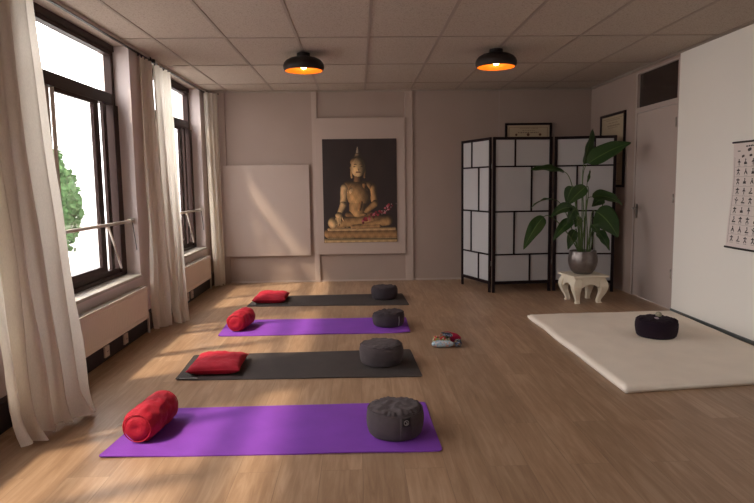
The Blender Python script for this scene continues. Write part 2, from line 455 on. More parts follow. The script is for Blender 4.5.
    for k in range(46):
        t = rng.random(); cx = 262+t*125+rng.uniform(-8, 8); cy = 380-t*62+rng.uniform(-11, 9)
        r = rng.uniform(2.5, 6); mm = (X-cx)**2+(Y-cy)**2 < r*r
        out[mm] = srgb(rng.choice([(150, 40, 55), (120, 25, 40), (185, 90, 105), (95, 22, 30)]))
    for k in range(14):
        t = rng.random(); cx = 330+t*78; cy = 352-t*48+rng.uniform(-9, 9)
        mm = (X-cx)**2+(Y-cy)**2 < 4; out[mm] = srgb((190, 150, 150))
    return np.clip(out, 0, 1)*.92
r = root('wall_picture', (-.468, YB-.047, .532), 'large unframed picture of a golden seated statue on black ground', 'picture')
link('canvas_edge', B(0, .985, -.004, .004, 0, 1.378), M['dark'], r)
picture('printed_sheet', .975, 1.37, 210, 300, statue, r, off=(.005, -.0046, .004))

# ------------------------------------------------------------------ framed certificates
def cert(w, h, lines, seal=True):
    def fn(U, V):
        out = np.zeros(U.shape+(3,)); out[:] = srgb((178, 160, 134))
        for d in (.03,):
            m = ((np.abs(U-d) < .0025) | (np.abs(U-(w-d)) < .0025)) & (V > d) & (V < h-d) | ((np.abs(V-d) < .0025) | (np.abs(V-(h-d)) < .0025)) & (U > d) & (U < w-d)
            out[m] = srgb((112, 96, 78))
        rng = random.Random(3)
        for (zz, ht, a, b) in lines:
            u = a*w
            while u < b*w:
                L = rng.uniform(.010, .030)
                m = (U > u) & (U < u+L) & (np.abs(V-zz*h) < ht/2) & (np.sin(U*900+V*300) > -.6)
                out[m] = srgb((92, 74, 62)); u += L+.008
        for (cx, cz, rr) in ((.22, .70, .016), (.5, .70, .020), (.78, .70, .018)):
            m = (U-cx*w)**2+(V-cz*h)**2 < rr*rr
            if seal: out[m] = srgb((96, 64, 48))
        return out
    return fn
F = .028
def frame_part(w, h, r, axis):
    bm = bmesh.new()
    for a in ((0, w, 0, F), (0, w, h-F, h), (0, F, F, h-F), (w-F, w, F, h-F)):
        if axis == 'y': box(bm, a[0], a[1], -.025, 0, a[2], a[3], bev=.003)
        else: box(bm, -.025, 0, -a[1], -a[0], a[2], a[3], bev=.003)
    link('frame', bm, M['lacquer'], r)
r = root('framed_certificate', (1.975, YB-.002, 1.62), 'framed landscape certificate showing above the top of the folding screen', 'certificate')
frame_part(.63, .475, r, 'y')
picture('paper', .63-2*F, .475-2*F, 190, 120, cert(.574, .419, [(.90, .008, .30, .72), (.83, .007, .36, .66), (.765, .012, .26, .74), (.5, .006, .2, .8), (.4, .006, .25, .75)]), r, off=(F, -.008, F))
r = root('framed_certificate', (XR-.002, 8.03, 1.235), 'tall framed certificate on the side wall between the corner and the door', 'certificate')
frame_part(.74, .895, r, 'x')
picture('paper', .74-2*F, .895-2*F, 170, 200, cert(.684, .839, [(.94, .008, .2, .8), (.90, .007, .3, .7), (.86, .014, .25, .75), (.83, .006, .3, .7), (.3, .006, .2, .8), (.06, .006, .1, .9), (.10, .004, .1, .9)], False), r, axis='x-', off=(-.008, -F, F))

# ------------------------------------------------------------------ exercise chart hanging on the white wall
def chart(U, V):
    w, h = .60, .86
    out = np.zeros(U.shape+(3,)); out[:] = srgb((226, 216, 212))
    def seg(x0, z0, x1, z1, r, col=(58, 50, 52)):
        dx, dz = x1-x0, z1-z0; L = dx*dx+dz*dz+1e-9
        t = np.clip(((U-x0)*dx+(V-z0)*dz)/L, 0, 1)
        out[(U-x0-t*dx)**2+(V-z0-t*dz)**2 < r*r] = srgb(col)
    rng = random.Random(11)
    # heading
    for k in range(9): seg(.17+k*.03, .825, .185+k*.03, .825+rng.uniform(-.004, .004), .006)
    seg(.2, .795, .225, .80, .012); seg(.06, .79, .09, .79, .004); seg(.12, .745, .14, .75, .009); seg(.22, .75, .24, .752, .009)
    for k in range(5): seg(.30+k*.05, .79, .32+k*.05, .79, .003)
    poses = [[(0, -.022, 0, .012), (0, .012, -.014, .0), (0, .012, .014, .0)],
             [(-.015, -.02, 0, .0), (.015, -.02, 0, 0), (0, 0, 0, .018), (-.018, .012, .018, .012)],
             [(-.018, -.018, .0, .012), (0, .012, .018, -.018), (0, .008, .006, -.01)],
             [(-.02, -.016, .02, -.016), (-.012, -.01, .004, .006), (.004, .006, .0, .016)],
             [(-.016, -.014, .016, -.014), (0, -.014, 0, .010), (-.014, -.004, .014, -.004)],
             [(0, -.022, 0, .0), (0, 0, -.018, .012), (0, 0, .02, .006)]]
    for j in range(9):
        zz = .70-j*.078
        for i in range(6):
            cx = .075+i*.092+rng.uniform(-.006, .006)
            for s in rng.choice(poses): seg(cx+s[0], zz+s[1], cx+s[2], zz+s[3], .0048)
            seg(cx+rng.uniform(-.006, .006), zz+.02, cx, zz+.021, .006)
            for q in range(3): seg(cx-.018+q*.014, zz-.032, cx-.010+q*.014, zz-.032, .0016, (120, 110, 108))
    for x in (.02, .58): seg(x, .04, x, .74, .0014, (120, 110, 108))
    for j in range(9): seg(.02, .66-j*.078, .58, .66-j*.078, .0009, (150, 140, 136))
    return out
r = root('hanging_chart', (XR-.02, 5.13, .75), 'white hanging chart of small exercise figures between black rods', 'poster')
picture('printed_sheet', .60, .862, 300, 430, chart, r, axis='x-', off=(0, 0, 0), bend=lambda U, V: .035*(1-V/.862)**2+.004*np.sin(V*9))
for z, d in ((.862, -.004), (0., -.036)):
    bm = tube(bmesh.new(), [(d, .012, z), (d, -.612, z)], .008)
    link('rod', bm, M['dark'], r, smooth=True)

# ------------------------------------------------------------------ door
dr = root('door_1', (XR, DY0, 0), kind='structure')
W = DY1-DY0
link('door_leaf', B(.012, .05, .035, W-.035, .006, 2.055, bev=.002), M['door'], dr)
bm = B(.0, .07, 0, .035, 0, 2.50); box(bm, 0, .07, W-.035, W, 0, 2.50); box(bm, 0, .07, .035, W-.035, 2.06, 2.115); box(bm, 0, .07, .035, W-.035, 2.485, 2.50)
link('door_frame', bm, M['door'], dr)
link('transom_pane', B(.03, .036, .035, W-.035, 2.115, 2.485), M['dark_glass'], dr)
bm = B(.0, .006, W-.11, W-.08, .89, 1.05, bev=.002)
tube(bm, [(.0, W-.095, 1.0), (-.045, W-.095, 1.0), (-.05, W-.105, 1.0), (-.05, W-.20, 1.0)], .009)
link('door_handle', bm, M['chrome'], dr, smooth=False)
for z in (.37, 1.13, 1.88):
    bm = tube(bmesh.new(), [(-.004, .034, z-.045), (-.004, .034, z+.045)], .008)
    link('hinge', bm, M['chrome'], dr, smooth=True)

# ------------------------------------------------------------------ windows
def window(n, y0, y1):
    r = root('window_%d' % n, (XW, y0, 0), kind='structure')
    w = y1-y0; z0, z1, zt0, zt1 = .53, 2.545, 2.03, 2.125
    bm = bmesh.new()
    box(bm, -.05, .01, 0, .09, z0, z1); box(bm, -.05, .01, w-.06, w, z0, z1); box(bm, -.05, .03, w-.11, w, z0, zt0)
    box(bm, -.05, .01, .09, w-.06, z1-.085, z1); box(bm, -.05, .015, .09, w-.09, zt0, zt1); box(bm, -.05, .01, .09, w-.09, z0, z0+.075)
    box(bm, .01, .022, 0, w, z1-.05, z1); box(bm, .01, .03, .0, w, z0+.0, z0+.03)
    link('window_frame', bm, M['frame'], r)
    link('window_post', B(-.06, -.02, w-1.235, w-1.14, z0+.075, zt0), M['frame_l'], r)  # stands for the sash frame's lit side, its brightness put into the colour
    # sliding sash in front
    bm = bmesh.new(); a, b = w-1.13, w-.47
    for c in ((b, b+.10, z0+.075, zt0), (a+.02, b, z0+.075, z0+.125), (a+.02, b, zt0-.03, zt0)): box(bm, -.02, .008, *c)
    s = link('window_sash', bm, M['frame'], r)
    link('sash_stile', B(-.02, .006, a, a+.012, z0+.075, zt0), M['frame_l'], s)
    link('sash_pane', B(-.008, -.004, a+.02, b, z0+.125, zt0-.03), M['glass'], s)
    bm = B(-.02, .004, w-.27, w-.20, z0+.075, zt0)
    link('window_sash', bm, M['frame'], r)
    bm = B(-.046, -.042, .09, w-.06, zt1, z1-.085); link('transom_pane', bm, M['glass'], r)
    bm = B(-.046, -.042, .09, w-.09, z0+.075, zt0); link('fixed_pane', bm, M['glass'], r)
    link('window_sill', B(-.04+.05, .165, 0, w, .50, .525, bev=.004), M['sillm'], r)
    bm = tube(bmesh.new(), [(.018, w-.33, .98), (.03, w-.13, .60)], .009); box(bm, .0, .02, w-.35, w-.31, .96, 1.0)
    link('window_stay', bm, M['rail'], r)
    return r
for n, (a, b) in enumerate(WIN): window(n+1, a, b)
for n, (a, b) in enumerate(WIN):      # safety bars across each opening
    lab = ['white safety bar across the rearmost window', 'white safety bar across the window behind the near curtains', 'white safety bar across the large near window', 'white safety bar across the far window'][n]
    r = root('safety_bar', (XL-.045, a+.003, 1.01), lab, 'safety bar', 'safety bars across the windows')
    w = b-a-.006
    link('tube', tube(bmesh.new(), [(0, 0, 0), (0, w, 0)], .014), M['rail'], r, smooth=True)
    for yy in (0, w):
        s = 1 if yy == 0 else -1
        bm = B(-.025, .025, min(yy, yy+s*.02), max(yy, yy+s*.02), -.03, .03, bev=.004)
        bm2 = tube(bm, [(0, yy, 0), (0, yy+s*.09, 0)], .021)
        link('bracket', bm, M['rail'], r)
    if n >= 2:
        link('strap', tube(bmesh.new(), [(.02, w-.06, -.01), (.03, w-.055, -.12), (.035, w-.03, -.26)], .004), M['dark'], r)

# ------------------------------------------------------------------ radiators
def radiator(y0, y1, label):
    w = y1-y0; r = root('radiator', (-2.0, y0, .155), label, 'radiator', 'panel radiators under the windows'); h = .275
    bm = bmesh.new(); n = int(w/.033)
    # fluted front panel
    prof = []
    for k in range(n*4+1):
        yy = .012+(w-.024)*k/(n*4); dx = .0 if k % 4 in (0, 3) else .004
        prof.append((yy, dx))
    prev = None
    for yy, dx in prof:
        col = [bm.verts.new((.092, yy, .0)), bm.verts.new((.092, yy, .02)), bm.verts.new((.092+dx, yy, .03)), bm.verts.new((.092+dx, yy, h-.035)), bm.verts.new((.092, yy, h-.025)), bm.verts.new((.092, yy, h-.004)), bm.verts.new((.080, yy, h-.004))]
        if prev:
            for i in range(6): bm.faces.new((prev[i], col[i], col[i+1], prev[i+1]))
        prev = col
    link('front_panel', bm, M['rad'], r)
    link('back_panel', B(.025, .033, .02, w-.02, .0, h-.01), M['rad'], r)
    for yy in (0, w-.010): link('side_panel', B(.022, .094, yy, yy+.010, .0, h, bev=.002), M['rad'], r)
    bm = bmesh.new()
    for x in (.022, .086): box(bm, x, x+.008, .010, w-.010, h-.008, h)
    k = .03
    while k < w-.03: box(bm, .030, .086, k, k+.007, h-.007, h-.001); k += .022
    link('top_grille', bm, M['grille'], r)
    bm = B(.003, .026, .25, .29, .03, .2); box(bm, .003, .026, w-.29, w-.25, .03, .2)
    pieces('wall_bracket', bm, M['grille'], r)
    link('pipe', tube(bmesh.new(), [(.08, w+.022, -.155), (.08, w+.022, .03), (.075, w+.005, .035)], .011), M['rail'], r, smooth=True)
    link('valve', tube(bmesh.new(), [(.075, w+.006, .235), (.075, w+.05, .235)], [.02, .018], 14), M['rail'], r, smooth=True)
    link('lower_rim', B(.028, .096, .012, w-.012, -.012, .0), M['rad'], r)
radiator(-1.0, .74, 'panel radiator under the rearmost window')
radiator(1.42, 3.12, 'panel radiator behind the near curtains at the left edge')
radiator(3.84, 5.585, 'white panel radiator under the large near window')
radiator(6.26, 7.985, 'white panel radiator under the far window by the corner')

def socket(y, label, double=True):
    r = root('wall_socket', (-1.945, y, .03), label, 'socket', 'sockets on the dark skirting')
    link('cover_plate', B(0, .014, 0, .085, 0, .085, bev=.004), M['socket'], r)
    bm = lathe(bmesh.new(), [(.0, 0), (.024, 0), (.027, .003), (.0, .003)], 24)
    bmesh.ops.transform(bm, matrix=Matrix.Translation((.014, .0425, .0425)) @ Matrix.Rotation(PI/2, 4, 'Y'), verts=bm.verts)
    o = link('socket_well', bm, M['socket'], r)
    bm = bmesh.new()
    for d in (-.009, .009): box(bm, .0165, .0180, .0425+d-.0035, .0425+d+.0035, .039, .046)
    pieces('pin_hole', bm, M['hole'], o)
socket(4.66, 'pale wall socket on the dark skirting below the near radiator, closer to the camera')
socket(5.05, 'pale narrow wall socket on the dark skirting near the radiator pipe')
socket(6.94, 'pale wall socket on the dark skirting under the far radiator, first of two')
socket(7.12, 'pale wall socket on the dark skirting under the far radiator, second of two')

# ------------------------------------------------------------------ curtain rails and curtains
def rail(y0, y1, label):
    r = root('curtain_rail', (-1.975, y0, H), label, 'curtain rail', 'curtain rails along the window wall')
    w = y1-y0
    link('track', B(-.014, .014, 0, w, -.024, 0), M['rail'], r)
    link('glider_slot', B(-.008, .016, 0, w, -.030, -.024), M['dark'], r)
    for yy in (0, w-.03): link('end_cap', B(-.018, .018, yy, yy+.03, -.034, -.0), M['dark'], r)
rail(.8, 3.12, 'curtain rail above the window at the left edge')
rail(3.18, 6.18, 'curtain rail above the large near window')
rail(6.27, 8.38, 'curtain rail above the far window')

def curtain(top, bot, label, folds, amp, seed, zt=H-.042, zb=.012, hem=.02, puddle=0., bulge=0.):
    (x0, y0), (x1, y1) = top; (a0, b0), (a1, b1) = bot
    base = (a0, b0, 0.)
    r = root('curtain', base, label, 'curtain', 'long curtains along the windows')
    nx, nzr = folds*14, 46
    rng = random.Random(seed); ph = [rng.uniform(0, 6.28) for _ in range(6)]
    bm = bmesh.new(); rows = []
    for j in range(nzr+1):
        v = j/nzr; z = zt+(zb-zt)*v; row = []
        e = v**1.25
        for i in range(nx+1):
            u = i/nx
            uu = u+.018*math.sin(2*PI*folds*.5*u+ph[0])
            tx, ty = x0+(x1-x0)*uu, y0+(y1-y0)*uu
            bx, by = a0+(a1-a0)*uu, b0+(b1-b0)*uu
            X = tx+(bx-tx)*e; Y = ty+(by-ty)*e
            d = Vector((bx-tx, by-ty)); t = Vector((y1-y0, -(x1-x0))).normalized()
            if t.x < 0: t = -t
            A = amp*(.62+.55*v+.25*math.sin(3*u*PI+ph[1]))
            f = math.sin(2*PI*folds*u+ph[2]+.7*math.sin(2.2*v+ph[3])+.5*math.sin(5*u+ph[4]))
            f = math.copysign(abs(f)**.75, f)
            f += .32*math.sin(2*PI*folds*2.3*u+ph[5]+1.5*v)*(.4+.6*v)
            wob = .010*nz((u*5, v*4, seed), 1.)*v*3
            nrm = t
            X += nrm.x*(A*f+wob)+bulge*math.sin(PI*v); Y += nrm.y*(A*f+wob)
            zz = z
            if v > .93: zz += hem*((v-.93)/.07)*(.5+.5*math.sin(u*folds*5+ph[1])); X += puddle*((v-.93)/.07)**2*(.6+.4*math.sin(9*u+ph[2]))
            row.append(bm.verts.new((X-base[0], Y-base[1], zz)))
        rows.append(row)
    for p, q in zip(rows, rows[1:]):
        for i in range(nx): bm.faces.new((p[i], p[i+1], q[i+1], q[i]))
    bz = zt-.07
    o = link('fabric', bm, M['curtain'], r, smooth=True)
    # heading tape along the top
    bm = bmesh.new(); d = Vector((x1-x0, y1-y0)); L = d.length; n = max(4, int(L/.09))
    for k in range(n+1):
        px = x0+d.x*k/n-base[0]; py = y0+d.y*k/n-base[1]
        box(bm, px-.006, px+.006, py-.004, py+.004, zt-.012, H-.0345)
    pieces('glider', bm, M['dark'], r)
    return r
XC = -1.965
curtain(((XC, .86), (XC, 1.30)), ((-1.90, .86), (-1.86, 1.32)), 'long pale curtain hanging left of the window nearest the camera', 5, .028, 9)
curtain(((XC, 3.22), (XC, 3.97)), ((-1.76, 3.06), (-1.60, 3.56)), 'wide cream curtain nearest the camera at the left edge, its hem flaring on the floor', 5, .034, 2, puddle=.05, hem=.03)
curtain(((XC, 5.84), (XC, 6.17)), ((-1.90, 5.67), (-1.815, 5.84)), 'cream curtain at the far edge of the large window beside the radiator pipe', 3, .026, 3, puddle=.02)
curtain(((XC, 6.30), (XC, 6.76)), ((-1.78, 5.89), (-1.69, 6.02)), 'cream curtain of the far window, gathered against its neighbour mid wall', 4, .028, 4, puddle=.03)
curtain(((XC+.03, 8.14), (-1.80, 8.33)), ((-1.88, 8.08), (-1.77, 8.24)), 'cream curtain hanging in the far corner by the back wall', 3, .022, 5)

# ------------------------------------------------------------------ yoga mats
def mat(pts, m, label, lift=(0, 0, 0, 0), seed=0, rc=.02, group='yoga mats laid in a row'):
    A, Bq, Cq, D = [Vector(p) for p in pts]          # near-left, near-right, far-right, far-left
    base = (A+Bq+Cq+D)/4
    r = root('yoga_mat', (base.x, base.y, 0), label, 'yoga mat', group)
    bm = bmesh.new(); nx, ny = 84, 30; T = .005
    L = (Bq-A).length; Wd = (D-A).length
    def pos(i, j, top):
        u, v = i/nx, j/ny
        # rounded corners
        du, dv = min(u, 1-u)*L, min(v, 1-v)*Wd
        if du < rc and dv < rc:
            k = Vector((rc-du, rc-dv)); l = max(k.x, k.y); q = k.normalized()*l
            su, sv = (rc-q.x)/L, (rc-q.y)/Wd
            u = su if u < .5 else 1-su; v = sv if v < .5 else 1-sv
        p = A*(1-u)*(1-v)+Bq*u*(1-v)+Cq*u*v+D*(1-u)*v
        z = .0018*max(0, nz((p.x*3, p.y*3, seed)))+.0004
        for (cu, cv, h) in ((0, 0, lift[0]), (1, 0, lift[1]), (1, 1, lift[2]), (0, 1, lift[3])):
            d = math.hypot((u-cu)*L, (v-cv)*Wd*.6); z += h*max(0, 1-d/.22)**2
        z += .004*max(0, math.sin(u*9+seed))*max(0, 1-v*12)
        return (p.x-base.x, p.y-base.y, z+(T if top else 0))
    t = [[bm.verts.new(pos(i, j, 1)) for i in range(nx+1)] for j in range(ny+1)]
    b = [[bm.verts.new(pos(i, j, 0)) for i in range(nx+1)] for j in range(ny+1)]
    for j in range(ny):
        for i in range(nx):
            bm.faces.new((t[j][i], t[j][i+1], t[j+1][i+1], t[j+1][i])); bm.faces.new((b[j][i], b[j+1][i], b[j+1][i+1], b[j][i+1]))
    for j in range(ny):
        bm.faces.new((t[j][0], t[j+1][0], b[j+1][0], b[j][0])); bm.faces.new((t[j][nx], b[j][nx], b[j+1][nx], t[j+1][nx]))
    for i in range(nx):
        bm.faces.new((t[0][i], b[0][i], b[0][i+1], t[0][i+1])); bm.faces.new((t[ny][i], t[ny][i+1], b[ny][i+1], b[ny][i]))
    link('foam_sheet', bm, m, r, smooth=False)
    return r, base
mat([(-1.295, 2.955), (.394, 2.926), (.381, 3.625), (-1.245, 3.614)], M['purple'], 'purple yoga mat nearest the camera, under a red round bolster', (.003, .004, 0, 0), 1)
r2, b2 = mat([(-1.268, 4.158), (.418, 4.122), (.392, 4.83), (-1.302, 4.79)], M['blackmat'], 'black yoga mat between the two purple mats, under a red pillow', (.006, .0, 0, 0), 2)
# brand strips near the corners of the black mat, as small pale marks
bm = bmesh.new(); box(bm, -1.24-b2.x, -1.12-b2.x, 4.168-b2.y, 4.176-b2.y, .0120, .0135)
link('corner_mark', bm, M['tagw'], r2)
mat([(-1.252, 5.385), (.440, 5.387), (.449, 6.018), (-1.287, 6.04)], M['purple'], 'purple yoga mat second from the back wall, under a small red bolster', (.006, .012, 0, 0), 3)
mat([(-1.240, 6.73), (.535, 6.64), (.506, 7.355), (-1.212, 7.338)], M['blackmat'], 'black yoga mat nearest the back wall', (0, .0, 0, 0), 4)

# ------------------------------------------------------------------ round meditation cushions
def zafu(x, y, z, R, h, m, label, seed, rot=0., tagged=None, dent=.012, wr=1., lean=0.):
    r = root('meditation_cushion', (x, y, z), label, 'meditation cushion', 'round meditation cushions', rot)
    def prof(t):      # t 0 bottom centre .. 1 top centre
        pts = [(0, .0), (.55, .0), (.86, .001), (.925, .08), (.975, .28), (1.0, .52), (.995, .72), (.955, .87), (.93, .90), (.90, .945), (.78, 1.0), (.5, 1.03), (.25, 1.035), (0, 1.03)]
        k = t*(len(pts)-1); i = min(int(k), len(pts)-2); f = k-i
        return (pts[i][0]+(pts[i+1][0]-pts[i][0])*f, pts[i][1]+(pts[i+1][1]-pts[i][1])*f)
    n, nt = 112, 52; bm = bmesh.new(); rings = []
    for k in range(nt+1):
        t = k/nt; pr, pz = prof(t); ring = []
        for i in range(n if 0 < k < nt else 1):
            a = 2*PI*i/n; rr, zz = pr*R, pz*h
            if 0 < k < nt:
                top = max(0, min(1, (pz-.86)/.12))
                w = nz((math.cos(a)*2.2, math.sin(a)*2.2, pz*1.5+seed*7))*.010*wr*min(1, pz*2)
                pl = math.sin(26*a+5*nz((math.cos(a)*2, math.sin(a)*2, seed)))*.0026*wr
                edge = math.exp(-((pr-.88)/.12)**2)*top
                fold = nz((math.cos(a)*4*pr+seed, math.sin(a)*4*pr, seed*3))*dent*top
                rr += w*.5+pl*edge*1.5-.004*math.exp(-((pz-.9)/.02)**2)*(0 if pr < .9 else 1)
                zz += pl*edge*1.3+fold+lean*math.cos(a)*pr*min(1, pz)
                zz = max(zz, 0)
            ring.append(bm.verts.new((rr*math.cos(a), rr*math.sin(a), zz)))
        rings.append(ring)
    for a, b in zip(rings, rings[1:]):
        for i in range(n):
            i2 = (i+1) % n
            if len(a) == 1: bm.faces.new((a[0], b[i], b[i2]))
            elif len(b) == 1: bm.faces.new((a[i], a[i2], b[0]))
            else: bm.faces.new((a[i], a[i2], b[i2], b[i]))
    link('cushion_body', bm, m, r, smooth=True)
    # piping round the upper seam
    bm = bmesh.new(); ring = [(R*.950*math.cos(2*PI*k/72), R*.950*math.sin(2*PI*k/72), h*.895+.0015*math.sin(k*1.7)+lean*math.cos(2*PI*k/72)*.95) for k in range(73)]
    tube(bm, ring, .0032, 6, False); link('piping', bm, m, r, smooth=True)
    def patch(a0, a1, z0, z1, rad, mm, name, par=r):
        bm = bmesh.new(); K = 6; rows = []
        for s in range(K+1):
            a = a0+(a1-a0)*s/K
            rows.append([(bm.verts.new((q*math.cos(a), q*math.sin(a), zz))) for zz, q in ((z0*h, rad(z0)), ((z0+z1)/2*h, rad((z0+z1)/2)), (z1*h, rad(z1)))])
        for p, q in zip(rows, rows[1:]):
            for i in range(2): bm.faces.new((p[i], q[i], q[i+1], p[i+1]))
        o = link(name, bm, mm, par, smooth=True); md = o.modifiers.new('thickness', 'SOLIDIFY'); md.thickness = .002; md.offset = 1
        return o
    rad = lambda q: R*(1.0-.30*(q-.55)**2)+.006
    if tagged == 'handle':
        a = -PI/2+.30
        patch(a-.19, a+.19, .10, .88, rad, m, 'handle_strap')
        lb = patch(a-.135, a+.135, .58, .86, lambda q: rad(q)+.003, M['tagm'], 'label_patch')
        # ring emblem with a leaf stroke
        bm = bmesh.new(); rq = rad(.72)+.0065; cz = .72*h; d = Vector((math.cos(a), math.sin(a), 0)); s = Vector((-d.y, d.x, 0))
        c = d*rq+Vector((0, 0, cz))
        tube(bm, [c+s*.0125*math.cos(k*PI/12)+Vector((0, 0, .0125*math.sin(k*PI/12))) for k in range(25)], .0011, 5, False)
        tube(bm, [c+s*(.007-.014*q)+Vector((0, 0, -.008+.016*q+.004*math.sin(PI*q))) for q in (0, .25, .5, .75, 1)], .0013, 5)
        tube(bm, [c+s*(-.004+.010*q)+Vector((0, 0, -.008+.010*q-.004*math.sin(PI*q))) for q in (0, .5, 1)], .0011, 5)
        link('emblem', bm, M['tagw'], lb)
    if tagged == 'side':
        a = -PI/2+.62
        patch(a-.05, a+.05, .12, .85, rad, m, 'handle_strap')
        patch(a-.018, a+.006, .12, .80, lambda q: rad(q)+.003, M['tagw'], 'white_tag')
    return r
zafu(.175, 3.175  , .0085, .152, .148, M['charcoal'], 'large charcoal round cushion with a handle and emblem on the near purple mat', 1.3, tagged='handle', dent=.012, wr=.9)
zafu(.150, 4.475  , .0085, .162, .150, M['charcoal'], 'plain charcoal round cushion on the middle black mat', 2.7, dent=.008, wr=.7)
zafu(.262, 5.70  , .0085, .150, .125, M['charcoal_d'], 'charcoal round cushion with a thin white tag on the far purple mat', 3.9, tagged='side', dent=.016, wr=1., lean=.010)
zafu(.282, 7.06  , .0085, .152, .140, M['charcoal_d'], 'small charcoal round cushion on the black mat by the back wall', 5.1, dent=.009, wr=.8)
zafu(2.43, 4.95, .042, .166, .150, M['plum'], 'black round cushion sitting on the white floor mattress', 6.6, dent=.012, wr=.6)

# trinkets on the black cushion
bm = bmesh.new(); lathe(bm, [(0, 0), (.016, .0), (.024, .012), (.025, .026), (.018, .038), (.006, .044), (0, .045)], 20)
tag(link('prayer_bead', bm, M['bone'], smooth=True), 'small pale rounded ornament on top of the black cushion', 'ornament').location = (2.462, 4.985, .190)
bm = bmesh.new(); bmesh.ops.create_icosphere(bm, subdivisions=2, radius=.019)
for v in bm.verts: v.co *= 1+.25*nz(v.co*60); v.co.z *= .65
tag(link('pink_stone', bm, M['stone'], smooth=True), 'small pinkish stone on the front edge of the black cushion top', 'stone').location = (2.405, 4.90, .198)
bpy.data.objects['prayer_bead'].name = 'carved_ornament'

# ------------------------------------------------------------------ red bolsters and pillows
def bolster(p0, p1, R, z0, label, seed):
    a = Vector((*p0, 0)); b = Vector((*p1, 0)); d = b-a; L = d.length; d.normalize()
    r = root('bolster', ((a.x+b.x)/2, (a.y+b.y)/2, z0), label, 'bolster', 'red round bolsters')
    side = Vector((-d.y, d.x, 0)); n = 72; bm = bmesh.new(); rings = []; K = 44
    ts = [k/K for k in range(K+1)]
    for t in ts:
        x = (t-.5)*L; e = min(t, 1-t)*L
        rr = R*(1-max(0, 1-e/.045)**2.6*.28) if e > 0 else R*.72
        rr *= 1-.05*math.exp(-((t-.52)/.05)**2)
        ring = []
        for i in range(n):
            an = 2*PI*i/n
            w = nz((math.cos(an)*2.2, math.sin(an)*2.2, x*16+seed))*.007+nz((math.cos(an)*5, math.sin(an)*5, x*30+seed))*.0025
            q = rr+w*(1 if e > .0 else .5)
            hgt = math.sin(an)*q*(.98); hh = max(hgt, -R*.90)
            ring.append(bm.verts.new(d*x+side*math.cos(an)*q+Vector((0, 0, hh+R*.90))))
        rings.append(ring)
    for p, q in zip(rings, rings[1:]):
        for i in range(n): bm.faces.new((p[i], p[(i+1) % n], q[(i+1) % n], q[i]))
    for ring, sgn in ((rings[0], -1), (rings[-1], 1)):
        prev = ring
        for f, dp in ((.8, .010), (.5, .014), (.2, .010)):
            cur = [bm.verts.new(d*(sgn*(L/2+dp))+Vector((0, 0, R*.9))+(v.co-d*(sgn*L/2)-Vector((0, 0, R*.9)))*f) for v in ring]
            for i in range(n): bm.faces.new((prev[i], prev[(i+1) % n], cur[(i+1) % n], cur[i]))
            prev = cur
        c = bm.verts.new(d*(sgn*(L/2+.006))+Vector((0, 0, R*.9)))
        for i in range(n): bm.faces.new((prev[i], prev[(i+1) % n], c))
    link('velvet_cover', bm, M['red'], r, smooth=True)
    for sgn in (-1, 1):
        bm = bmesh.new(); pts = []
        for k in range(49):
            an = 2*PI*k/48; q = R*.80; pts.append(d*(sgn*(L/2+.004))+side*math.cos(an)*q+Vector((0, 0, max(math.sin(an)*q, -R*.84)+R*.9)))
        tube(bm, pts, .003, 6, False); link('end_piping', bm, M['red'], r, smooth=True)
bolster((-1.150, 3.105), (-1.118, 3.465), .090, .0085, 'red velvet round bolster on the near purple mat', 1.)
bolster((-1.125, 5.53), (-1.075, 5.87), .088, .0085, 'small red round bolster on the far purple mat', 5.)

def pillow(c, w, l, h, rot, z0, label, seed):
    r = root('pillow', (c[0], c[1], z0), label, 'pillow', 'flat red pillows', rot)
    bm = bmesh.new(); n = 40; top = []; bot = []
    for j in range(n+1):
        tr, br = [], []
        for i in range(n+1):
            u, v = 2*i/n-1, 2*j/n-1
            k = (1-abs(u)**3.2)*(1-abs(v)**3.2); th = max(0, k)**.42
            x = u*w/2*(1-.07*(1-v*v)*u*u); y = v*l/2*(1-.08*(1-u*u)*v*v)
            wr = nz((x*10, y*10, seed))*.012*th+nz((x*28, y*22, seed+3))*.005
            zt = h*.42+h*.58*th+wr; zb = h*.42-h*.42*min(1, th*1.5)
            if th == 0: zt = zb+.001
            tr.append(bm.verts.new((x, y, zt))); br.append(bm.verts.new((x, y, zb)))
        top.append(tr); bot.append(br)
    for j in range(n):
        for i in range(n):
            bm.faces.new((top[j][i], top[j][i+1], top[j+1][i+1], top[j+1][i])); bm.faces.new((bot[j][i], bot[j+1][i], bot[j+1][i+1], bot[j][i+1]))
    for i in range(n):
        for a, b in ((0, 0), (n, n)):
            bm.faces.new((top[a][i], top[a][i+1], bot[a][i+1], bot[a][i])); bm.faces.new((top[i][a], top[i+1][a], bot[i+1][a], bot[i][a]))
    link('velvet_cover', bm, M['red'], r, smooth=True)
    bm = bmesh.new(); pts = []
    for k in range(81):
        a = 2*PI*k/80; ca, sa = math.cos(a), math.sin(a); m_ = max(abs(ca), abs(sa)); u, v = ca/m_, sa/m_
        x = u*w/2*(1-.07*(1-v*v)*u*u); y = v*l/2*(1-.08*(1-u*u)*v*v); pts.append((x, y, h*.42))
    tube(bm, pts, .0035, 6, False); link('seam', bm, M['red'], r, smooth=True)
pillow((-1.030, 4.43), .365, .42, .085, .02, .0085, 'flat red velvet pillow on the middle black mat', 2)
pillow((-1.010, 7.05), .365, .44, .095, -.02, .0085, 'flat red velvet pillow on the black mat by the back wall', 8)

